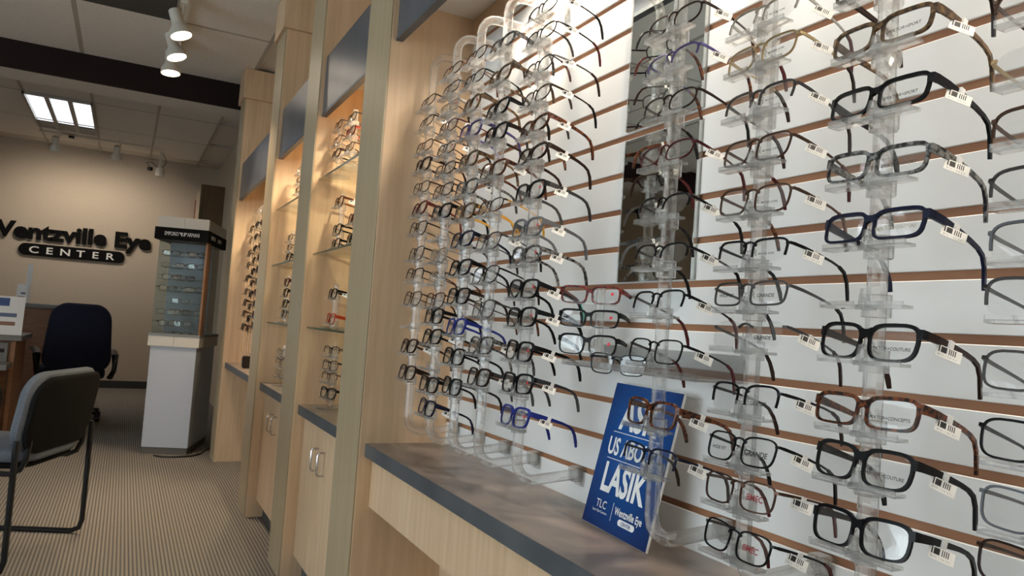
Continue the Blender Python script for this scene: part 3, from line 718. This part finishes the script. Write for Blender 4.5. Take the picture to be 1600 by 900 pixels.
# ------------------------------------------------------------------ stands of eyeglasses in the narrow niches
def stand(x, y, zbase, zs, label, styles, where, rotz=0., grp='eyewear stands in the niches', base=True, tilt=8., tags=True, sun=False):
    t = thing('eyewear_stand', label, 'eyewear stand', (x + .03, y, zbase), (0, 0, R(rotz)), grp)
    g = G().lathe([(.001, .0005), (.055, .0005), (.058, .004), (.055, .008), (.012, .010), (.001, .010)], 16); g.prism(arc((0, 0), .011, 22.5, 382.5, 8)[:-1], 'z', .009, max(zs) - zbase + .03)
    ob('column', g, 'acrylic', t)
    c, s = math.cos(R(rotz)), math.sin(R(rotz))
    for j, z in enumerate(zs):
        if z - zbase > .05:
            o = link('holder', HOLD, 'acrylic', t); o.location = (0, 0, z - zbase)
        shape, rim, col = styles[j]
        lab = '%s %s eyeglasses, %s from top %s' % (col, RIMW[rim], ORD[j], where)
        glasses((x + .03 - .018 * c, y - .018 * s, z), shape, rim, col, lab, 'eyeglasses in the narrow niches', rotz=rotz, tilt=tilt, tagged=tags and j % 2 == 0, detail=1)
def sc(z, x, x0=.86): return H + (z - H) * x / x0
stand(.765, 3.35, 1.782, [sc(2.134, .765), sc(2.056, .765), sc(1.987, .765)], 'left stand on the top shelf beside the slat wall niche', [('oval', ME, 'dark brown'), ('oval', ME, 'burgundy'), ('oval', A, 'dark brown')], 'on left stand, near niche top shelf')
stand(.765, 3.125, 1.782, [sc(2.114, .765), sc(2.047, .765), sc(1.972, .765)], 'right stand on the top shelf beside the slat wall niche', [('oval', ME, 'black'), ('oval', A, 'red tortoise'), ('oval', ME, 'dark brown')], 'on right stand, near niche top shelf')
stand(.79, 3.325, 1.44, [sc(1.728, .79), sc(1.593, .79), sc(1.524, .79)], 'left stand on the middle shelf of the near niche', [('deep', A, 'tortoise'), ('deep', A, 'black'), ('square', A, 'black')], 'on left stand, near niche middle shelf')
stand(.79, 3.065, 1.44, [sc(1.618, .79), sc(1.525, .79)], 'right stand on the middle shelf of the near niche', [('deep', A, 'red tortoise'), ('deep', A, 'black')], 'on right stand, near niche middle shelf')
stand(.80, 3.345, 1.11, [sc(1.283, .80), sc(1.165, .80)], 'stand on near niche bottom shelf', [('square', A, 'black'), ('deep', A, 'orange red')], 'on near niche bottom shelf')
stand(.80, 3.29, CT, [sc(1.017, .80, .84), sc(.953, .80, .84), sc(.898, .80, .84), sc(.827, .80, .84)], 'stand of four dark frames on the near niche countertop',
      [('square', HF, 'black'), ('square', ME, 'black'), ('square', HF, 'dark brown'), ('square', A, 'black')], 'on the near niche countertop', rotz=14)
stand(.79, 4.31, 1.76, [sc(2.051, .79), sc(1.99, .79), sc(1.929, .79)], 'stand on middle niche top shelf', [('oval', ME, 'silver'), ('oval', ME, 'dark brown'), ('oval', ME, 'black')], 'on middle niche top shelf')
stand(.78, 4.36, 1.437, [sc(1.647, .78), sc(1.586, .78), sc(1.525, .78)], 'stand on middle niche middle shelf', [('oval', ME, 'black'), ('oval', ME, 'dark brown'), ('deep', A, 'black')], 'on middle niche middle shelf')
stand(.78, 4.35, 1.11, [sc(1.369, .78), sc(1.305, .78), sc(1.237, .78), sc(1.174, .78)], 'stand on middle niche bottom shelf', [('square', A, 'burgundy'), ('square', A, 'dark brown'), ('square', A, 'black'), ('square', A, 'smoky')], 'on middle niche bottom shelf')
stand(.78, 4.31, CT, [sc(.942, .78, .84), sc(.885, .78, .84), sc(.822, .78, .84)], 'stand of thin silver frames on the middle niche countertop', [('round', ME, 'silver'), ('square', HF, 'gunmetal'), ('round', ME, 'silver')], 'on the middle niche countertop', rotz=14)

# sunglasses rods in the far niche
SUN = [(6.05, [sc(z, .80, .83) for z in (1.83, 1.74, 1.635, 1.541, 1.438, 1.335, 1.247, 1.159, 1.055)], 'sunglasses rod nearest the farthest post', 'the rod nearest the farthest post'),
       (5.80, [sc(z, .80, .83) for z in (1.836, 1.745, 1.655, 1.567, 1.481, 1.392, 1.308, 1.215, 1.123, 1.05)], 'middle sunglasses rod in the far niche', 'the middle sunglasses rod'),
       (5.56, [sc(z, .80, .83) for z in (1.83, 1.745, 1.66, 1.575, 1.49, 1.40, 1.32, 1.237, 1.157, 1.079)], 'sunglasses rod half hidden by the narrow niche post', 'the half hidden sunglasses rod')]
for Y, zs, lb, ph in SUN:
    rod(Y, zs, lb, 'sunglasses rods', ztop=1.95, zbot=.83, wall=1.0135)
    for j, z in enumerate(zs):
        col = ['dark brown', 'tortoise', 'black', 'dark brown', 'black', 'bronze'][(j * 5 + int(Y * 10)) % 6]
        shape, rim = [('aviator', A), ('square', A), ('deep', A), ('aviator', ME)][(j + int(Y * 7)) % 4]
        if rim == ME and col == 'tortoise': col = 'bronze'
        glasses((.809, Y, z), shape, rim, col, '%s sunglasses with brown lenses, %s from top on %s' % (col, ORD[j], ph), 'sunglasses in the far niche', tilt=12, tagged=False, detail=1, sun=True)
bc = thing('eyeglass_case', 'small black display case on the sunglasses niche countertop', 'case', (.80, 5.62, CT))
ob('body', bx(-.03, .03, -.035, .035, 0, .085), 'black', bc, bevel=.006, seg=2); ob('front_card', bx(-.0315, -.0302, -.022, .022, .02, .065), 'grill', bc)

# ------------------------------------------------------------------ grey display tower
A2 = Vector((.200, 6.595)); B2 = Vector((.541, 6.49)); C2 = Vector((.785, 7.13))
ux = (B2 - A2).normalized(); uy = Vector((-ux.y, ux.x)); TWD = (B2 - A2).length; TD = .68
tw_ = thing('display_tower', 'tall pale grey display tower with lit glass case and black name band', 'display case', (A2.x, A2.y, 0), (0, 0, math.atan2(ux.y, ux.x)))
ob('plinth', bx(.012, TWD - .012, .012, TD - .012, 0, .052), plain('plinth', (92, 86, 78), .6), tw_)
ob('base', bx(.006, TWD - .006, .006, TD - .006, .052, .845), 'greyp', tw_, bevel=.002)
ob('base_band', bx(-.012, TWD / 2 - .001, -.012, TD + .012, .845, .925), 'greyp2', tw_); ob('base_band', bx(TWD / 2 + .001, TWD + .012, -.012, TD + .012, .845, .925), 'greyp2', tw_)
ob('deck', bx(-.015, TWD + .015, -.015, TD + .015, .925, .945), 'deskgrey', tw_)
ob('name_band', bx(-.035, TWD + .012, -.02, TD + .012, 1.69, 1.785), 'shell', tw_)
ob('cap', bx(-.018, TWD / 2 - .001, -.008, TD, 1.785, 1.872), 'greyp2', tw_); ob('cap', bx(TWD / 2 + .001, TWD + .008, -.008, TD, 1.785, 1.872), 'greyp2', tw_)
ob('back_board', bx(.01, TWD - .012, .30, .312, .945, 1.69), plain('blue grey board', (118, 130, 148), .4), tw_)
ob('side_post', bx(TWD - .012, TWD + .004, .03, .16, .945, 1.69), 'deskwood', tw_)
ob('pane', bx(.0, TWD - .002, .0, .004, .945, 1.69), 'glass', tw_)
ob('pane', bx(.0, .004, .006, TD, .945, 1.69), 'glass', tw_); ob('pane', bx(TWD - .004, TWD, .17, TD, .945, 1.69), 'glass', tw_)
ob('corner_strip', bx(TWD - .004, TWD + .002, .162, .170, .945, 1.69), plain('pale edge', (196, 210, 200), .3), tw_)
me = text_mesh('EMPORIO', .044, .0005); a, b = mwidth(me)
def ttext(s, size, x, y, z, face=0, sx=1.):
    me = text_mesh(s, size, .0004, 0., sx); a, b = mwidth(me)
    o = link('lettering', me, 'paper', tw_)
    if face == 0: o.matrix_local = Matrix(((1, 0, 0, x - (a + b) / 2), (0, 0, -1, y), (0, 1, 0, z), (0, 0, 0, 1)))
    else: o.matrix_local = Matrix(((0, 0, 1, x), (1, 0, 0, y - (a + b) / 2), (0, 1, 0, z), (0, 0, 0, 1)))
ttext('EMPORIO', .044, .092, -.0212, 1.722, 0, .56); ttext('ARMANI', .044, .255, -.0212, 1.722, 0, .56)
g = G()
for s in (-1, 1):
    for q in range(4): g.box(*sorted((s * .004, s * (.03 - q * .006))), -.0215, -.0203, 1.745 - q * .008, 1.750 - q * .008)
ob('emblem', g, 'paper', tw_).location = (.178, 0, 0)
ttext('EMPORIO', .048, TWD + .0132, .17, 1.722, 1, .8); ttext('ARMANI', .048, TWD + .0132, .40, 1.722, 1, .8)
SHELF_Z = [1.598, 1.502, 1.406, 1.313, 1.218, 1.125, 1.034, .950]
for j, z in enumerate(SHELF_Z):
    if j < 7: ob('shelf', bx(.012, TWD - .02, .05, .298, z - .028, z - .023), 'glass', tw_)
    nn = (3, 3, 2, 3, 1, 3, 2, 2)[j]
    for q in range(nn):
        fx_ = (.07 + .10 * q + (.02 if nn < 3 else 0)) if nn > 1 else .17
        p = A2 + ux * fx_ + uy * (.11 + .05 * (q % 2))
        zz = z + (.002 if j < 7 else .0)
        glasses((p.x, p.y, zz), 'square', (A, ME, A)[(j + q) % 3], ('black', 'gunmetal', 'dark brown', 'black')[(j + q) % 4],
                '%s eyeglasses in the tower, %s of shelf %s from the top' % (('black', 'gunmetal', 'dark brown', 'black')[(j + q) % 4], ('leftmost', 'middle', 'rightmost')[q] if nn == 3 else (('left pair', 'right pair')[q] if nn == 2 else 'only pair'), ORD[j]),
                'eyeglasses in the tower', rotz=70 + (q * 17 + j * 11) % 40, tilt=0, tagged=False, detail=0)
spot('tower_lamp', (A2 + ux * .17 + uy * .12).to_3d() + Vector((0, 0, 1.67)), (A2 + ux * .17 + uy * .26).to_3d() + Vector((0, 0, 1.2)), .6, 120, (.95, .97, 1), .02)
g = G(); g.sweep([(.30, 6.46, .008), (.36, 6.40, .007), (.46, 6.39, .007), (.56, 6.42, .007), (.64, 6.52, .007), (.665, 6.62, .007), (.70, 6.70, .007), (.74, 6.78, .010), (.775, 6.86, .05)], .011, .011, (0, 0, 1), 6)
tag(ob('power_cable', g, 'black', smooth=True), 'black power cable on the carpet around the tower base', 'cable')

# ------------------------------------------------------------------ raised sign on the back wall
sg = thing('wall_sign', 'black raised letters Wentzville Eye Center on the back wall', 'sign', (-1.72, BACK, 1.93))
word = 'Wentzville Eye'; size = .285; sxx = 1.0
BO = .012
full0, full1 = mwidth(text_mesh(word, size, .012, BO)); scale = 1.975 / (full1 - full0)
for i, ch in enumerate(word):
    if ch == ' ': continue
    pre = mwidth(text_mesh(word[:i + 1], size, .012, BO))[1]; me = text_mesh(ch, size, .012, BO, scale); c0, c1 = mwidth(me)
    o = link('letter', me, 'shell', sg)
    o.matrix_local = Matrix(((1, 0, 0, (pre - full0) * scale - c1), (0, 0, -1, -.03), (0, 1, 0, 0), (0, 0, 0, 1)))
g = G(); g.prism(arc((1.585, -.145), .078, -90, 90, 10) + arc((.505, -.145), .078, 90, 270, 10), 'y', -.035, -.012)
ob('pill', g, 'shell', sg)
for i, ch in enumerate('CENTER'):
    me = text_mesh(ch, .125, .002, .002, 1.35); a, b = mwidth(me)
    o = link('letter', me, 'paper', sg); o.matrix_local = Matrix(((1, 0, 0, .60 + i * .178 - (a + b) / 2), (0, 0, -1, -.038), (0, 1, 0, -.188), (0, 0, 0, 1)))

# ------------------------------------------------------------------ track lights
def track_head(loc, tgt, label, watts, lit=True, ang=70, col=(1, .80, .58), grp='track spotlights', stem=NC - .025, emat='ledwhite'):
    t = thing('track_spotlight', label, 'spotlight', loc, group=grp)
    d = (Vector(tgt) - Vector(loc)).normalized(); q = d.to_track_quat('Z', 'Y').to_matrix().to_4x4()
    ob('shade', G().lathe([(.030, -.17), (.036, -.165), (.036, -.085), (.040, -.070), (.062, -.035), (.066, -.01), (.066, .0), (.061, .0), (.058, -.010), (.010, -.014)], 20, q), 'lampwhite', t, smooth=True)
    ob('lamp_glass', G().lathe([(.001, -.0095), (.055, -.0095), (.057, -.0070), (.001, -.004)], 20, q), M[emat] if lit else M['white'], t, smooth=True)
    p = q @ Vector((0, 0, -.12)); top = Vector((p.x + .035, p.y, stem - loc[2]))
    g = G().sweep([p, p + Vector((.035, 0, .01)), top], .014, .014, (0, 1, 0), 6); g.box(top.x - .02, top.x + .02, top.y - .05, top.y + .05, top.z - .05, top.z)
    ob('arm', g, 'lampwhite', t)
    if watts: spot('track_lamp', Vector(loc) + d * .03, tgt, watts, ang, col, .04, .7)
tr = thing('ceiling_track', 'white ceiling track holding the three lit spotlights', 'light track', (.188, 5.07, NC - .012))
ob('rail', bx(-.018, .018, -1.2, 1.0, -.012, .006), 'lampwhite', tr); ob('end_cap', bx(-.02, .02, 1.0, 1.02, -.014, .006), 'lampwhite', tr)
for i, (x, y) in enumerate(((.164, 4.97), (.164, 5.42), (.146, 5.82))):
    track_head((x, y, H + 1.645), (x + .50, y - .25, 1.25) if i < 2 else (x + .12, y - .2, 1.0), ('nearest', 'middle', 'farthest')[i] + ' of the three lit white track spotlights', P_TRACK)
tr2 = thing('ceiling_track', 'grey ceiling track in front of the back wall', 'light track', (-.55, 10.72, CEIL - .012))
ob('rail', bx(-.55, .80, -.018, .018, -.012, .006), 'lampwhite', tr2); ob('power_feed', bx(-.24, -.18, -.03, .03, -.04, -.012), 'black', tr2)
for i, x in enumerate((-.905, -.25)):
    track_head((x, 10.55, H + 1.79), (x + .0, BACK - .3, 1.5), ('left', 'right')[i] + ' white spotlight aimed at the back wall sign', P_BACKSPOT, True, 150, (1, .86, .70), stem=CEIL - .025)
cm_ = thing('security_camera', 'small white ceiling camera with loose black cables near the closet door', 'camera', (.26, 11.0, 2.93))
ob('body', G().lathe([(.01, -.07), (.055, -.06), (.06, .0), (.05, .05), (.01, .06)], 14), 'lampwhite', cm_, smooth=True)
ob('mount', G().lathe([(.02, .05), (.02, CEIL - 2.93)], 10), 'lampwhite', cm_)
ob('lens_hood', G().lathe([(.01, 0), (.034, .01), (.034, .05), (.01, .055)], 12, Matrix.Translation((-.12, -.02, -.01))), 'black', cm_)
for s, q in (('a', [(-.12, -.02, .04), (-.17, 0, .10), (-.10, 0, .11), (-.02, 0, .04)]), ('b', [(0, 0, .05), (.05, .02, .09), (.07, .02, .16), (.02, 0, .25)])):
    ob('cable', G().sweep(q, .009, .009, (0, 1, 0), 6), 'black', cm_, smooth=True)

# ------------------------------------------------------------------ furniture on the left
def rrect(w, h, r, n=6):
    p = []
    for (cx, cy, a0) in ((w / 2 - r, h / 2 - r, 0), (-w / 2 + r, h / 2 - r, 90), (-w / 2 + r, -h / 2 + r, 180), (w / 2 - r, -h / 2 + r, 270)):
        p += arc((cx, cy), r, a0, a0 + 90, n)
    return p
def pad(g, poly, t, mat, soft=.35, bend=0., crown=0.):
    """cushion: outline in the local yz plane, thickness t along x with rounded edges; bend curves the sides forward"""
    n = len(poly); layers = [(-.5, .90), (-.42, .965), (-.2, 1.), (.2, 1.), (.42, .965), (.5, .90)]
    vs = []
    for x, s in layers:
        for (y, z) in poly: vs.append(Vector((x * t + bend * y * y, y * s, z * s)))
    fs = [(i * n + k, i * n + (k + 1) % n, (i + 1) * n + (k + 1) % n, (i + 1) * n + k) for i in range(len(layers) - 1) for k in range(n)]
    # caps with an inner ring so the bend shows
    for li, cx in ((0, -.5 - crown), (len(layers) - 1, .5 + crown)):
        x, s = layers[li]; o = len(vs)
        for (y, z) in poly: vs.append(Vector((cx * t + bend * y * y * .25, y * s * .5, z * s * .5)))
        fs += [(li * n + k, li * n + (k + 1) % n, o + (k + 1) % n, o + k) for k in range(n)]
        vs.append(Vector((cx * t, 0, 0))); c = len(vs) - 1
        fs += [(o + k, o + (k + 1) % n, c) for k in range(n)]
    return g.add([mat @ v for v in vs], fs)
def guest_chair(loc, rz, label):
    """local +x is the way the chair faces; origin on the floor midway between the rear legs"""
    t = thing('guest_chair', label, 'chair', loc, (0, 0, rz), 'sled base guest chairs')
    W = .34
    for s in (1, -1):
        pts = [(.0, s * W, .56), (.0, s * W, .30), (.0, s * W, .07), (.012, s * W, .03), (.05, s * W, .0135), (.30, s * W, .0135), (.50, s * W, .0135), (.54, s * W, .03), (.552, s * W, .07), (.54, s * W, .30), (.52, s * W, .40), (.49, s * W, .42), (.42, s * .27, .415)]
        ob('sled_leg', G().sweep(pts, .025, .025, (0, 1, 0), 8), 'blackmetal', t, smooth=True)
        pts = [(-.015, s * .25, .66), (-.005, s * .25, .52), (.0, s * .25, .47), (.02, s * .25, .425), (.06, s * .25, .405), (.14, s * .25, .405), (.40, s * .25, .41)]
        ob('back_support', G().sweep(pts, .024, .024, (0, 1, 0), 8), 'blackmetal', t, smooth=True)
    ob('seat_shell', pad(G(), rrect(.48, .56, .09), .03, Matrix.Translation((.29, 0, .435)) @ Matrix.Rotation(R(90), 4, 'Y'), bend=0.), 'shell', t, smooth=True)
    ob('seat', pad(G(), rrect(.50, .60, .10), .06, Matrix.Translation((.29, 0, .475)) @ Matrix.Rotation(R(90), 4, 'Y'), crown=.15), 'greyfab', t, smooth=True)
    bm_ = Matrix.Translation((-.015, 0, .655)) @ Matrix.Rotation(R(-9), 4, 'Y')
    ob('back_shell', pad(G(), rrect(.585, .335, .10, 8), .03, bm_ @ Matrix.Translation((-.028, 0, 0)), bend=.30), 'shell', t, smooth=True)
    ob('backrest', pad(G(), rrect(.60, .355, .11, 8), .055, bm_ @ Matrix.Translation((.010, 0, .004)), bend=.30), 'greyfab', t, smooth=True)
    return t
rz = math.atan2(.37, -.93)
guest_chair((-.222, 4.035, 0), rz, 'grey fabric guest chair with black sled legs, nearest complete chair at left')
guest_chair((-.535, 3.28, 0), rz, 'guest chair cut off by the left picture edge')
oc = thing('office_chair', 'tall navy swivel office chair in front of the reception counter', 'chair', (-.40, 8.55, 0), (0, 0, R(100)))
bm_ = Matrix.Translation((-.26, 0, .80)) @ Matrix.Rotation(R(-5), 4, 'Y')
poly = [(y * (1 - .10 * (z / .34)), z) for (y, z) in rrect(.55, .66, .15, 8)]
ob('backrest', pad(G(), poly, .10, bm_, bend=.35), 'navyfab', oc, smooth=True)
ob('seat', pad(G(), rrect(.54, .56, .12), .11, Matrix.Translation((.06, 0, .46)) @ Matrix.Rotation(R(90), 4, 'Y')), 'navyfab', oc, smooth=True)
for s in (1, -1):
    ob('armrest', G().sweep([(-.20, s * .30, .42), (-.24, s * .325, .50), (-.20, s * .33, .64), (-.10, s * .33, .675), (.16, s * .33, .67)], .07, .045, (0, 0, 1), 8), 'black', oc, smooth=True)
ob('column', G().lathe([(.03, .08), (.03, .40)], 12), 'blackmetal', oc)
for i in range(5):
    a = R(72 * i + 8); lg = ob('base_leg', G().sweep([(0, 0, .11), (.15 * math.cos(a), .15 * math.sin(a), .10), (.31 * math.cos(a), .31 * math.sin(a), .075)], .05, .035, (0, 0, 1), 6), 'black', oc)
    ob('caster', G().lathe([(.005, -.022), (.03, -.022), (.03, .022), (.005, .022)], 12, Matrix.Translation((.31 * math.cos(a), .31 * math.sin(a), .031)) @ Matrix.Rotation(R(90), 4, 'X')), 'black', lg, smooth=True)

rc = thing('reception_counter', 'reception counter with grey ledge and reddish wood front behind the office chair', 'counter', (0, 0, 0))
ob('panel', bx(-3.2, -.48, 9.5, 9.56, 0, 1.05), 'brownwood', rc); ob('ledge', bx(-3.2, -.42, 9.42, 9.74, 1.05, 1.095), 'deskgrey', rc, bevel=.004)
ob('end_panel', bx(-.52, -.48, 9.50, 9.72, 0, 1.05), 'brownwood', rc)
dk = thing('reception_desk', 'wood desk with grey top and drawers at the left edge', 'desk', (0, 0, 0))
ob('top', bx(-2.4, -.69, 7.0, 7.75, .81, .85), 'deskgrey', dk, bevel=.004); ob('end_panel', bx(-.76, -.73, 7.03, 7.72, 0, .81), 'deskwood', dk)
ob('front', bx(-2.4, -.76, 7.06, 7.08, .0, .60), 'deskwood', dk); dw = ob('drawer', bx(-2.4, -.78, 7.035, 7.06, .64, .79), 'deskgrey', dk); ob('slot', bx(-1.0, -.80, 7.03, 7.036, .715, .745), 'black', dw)
ob('lower_shelf', bx(-2.2, -.74, 6.72, 7.03, .60, .645), 'deskgrey', dk, bevel=.004)
ob('lower_panel', bx(-2.2, -.80, 6.80, 6.83, 0, .60), 'deskwood', dk)
def leaflet(loc, wd, ht, lean, label, name, blue=True, rotz=0., stripes=True):
    t = thing(name, label, 'leaflet', loc, (R(-lean), 0, R(rotz)))
    ob('sheet', bx(-wd / 2, wd / 2, 0, .004, 0, ht), 'paper', t)
    if blue: ob('blue_print', bx(-wd / 2 + .004, wd * .1, -.0006, 0, ht * .74, ht * .95), plain('leaflet blue', (60, 84, 140), .5), t)
    if stripes:
        ob('line_print', bx(-wd * .12, wd * .32, -.0006, 0, ht * .46, ht * .56), plain('leaflet grey', (96, 110, 140), .5), t)
        ob('photo_print', bx(-wd * .40, wd * .30, -.0006, 0, ht * .24, ht * .34), plain('leaflet brown', (150, 110, 92), .5), t)
    ob('support', bx(-.02, .02, .004, .09, 0, .004), 'white', t)
    return t
leaflet((-.835, 7.09, .851), .26, .31, 12, 'white brochure with blue corner standing on the desk', 'brochure')
leaflet((-.985, 9.55, 1.096), .10, .20, 14, 'small white card standing on the reception ledge', 'card', False)
leaflet((-.945, 9.64, 1.096), .05, .43, 10, 'tall narrow dark-edged frame standing on the reception ledge', 'narrow_frame', False, stripes=False)
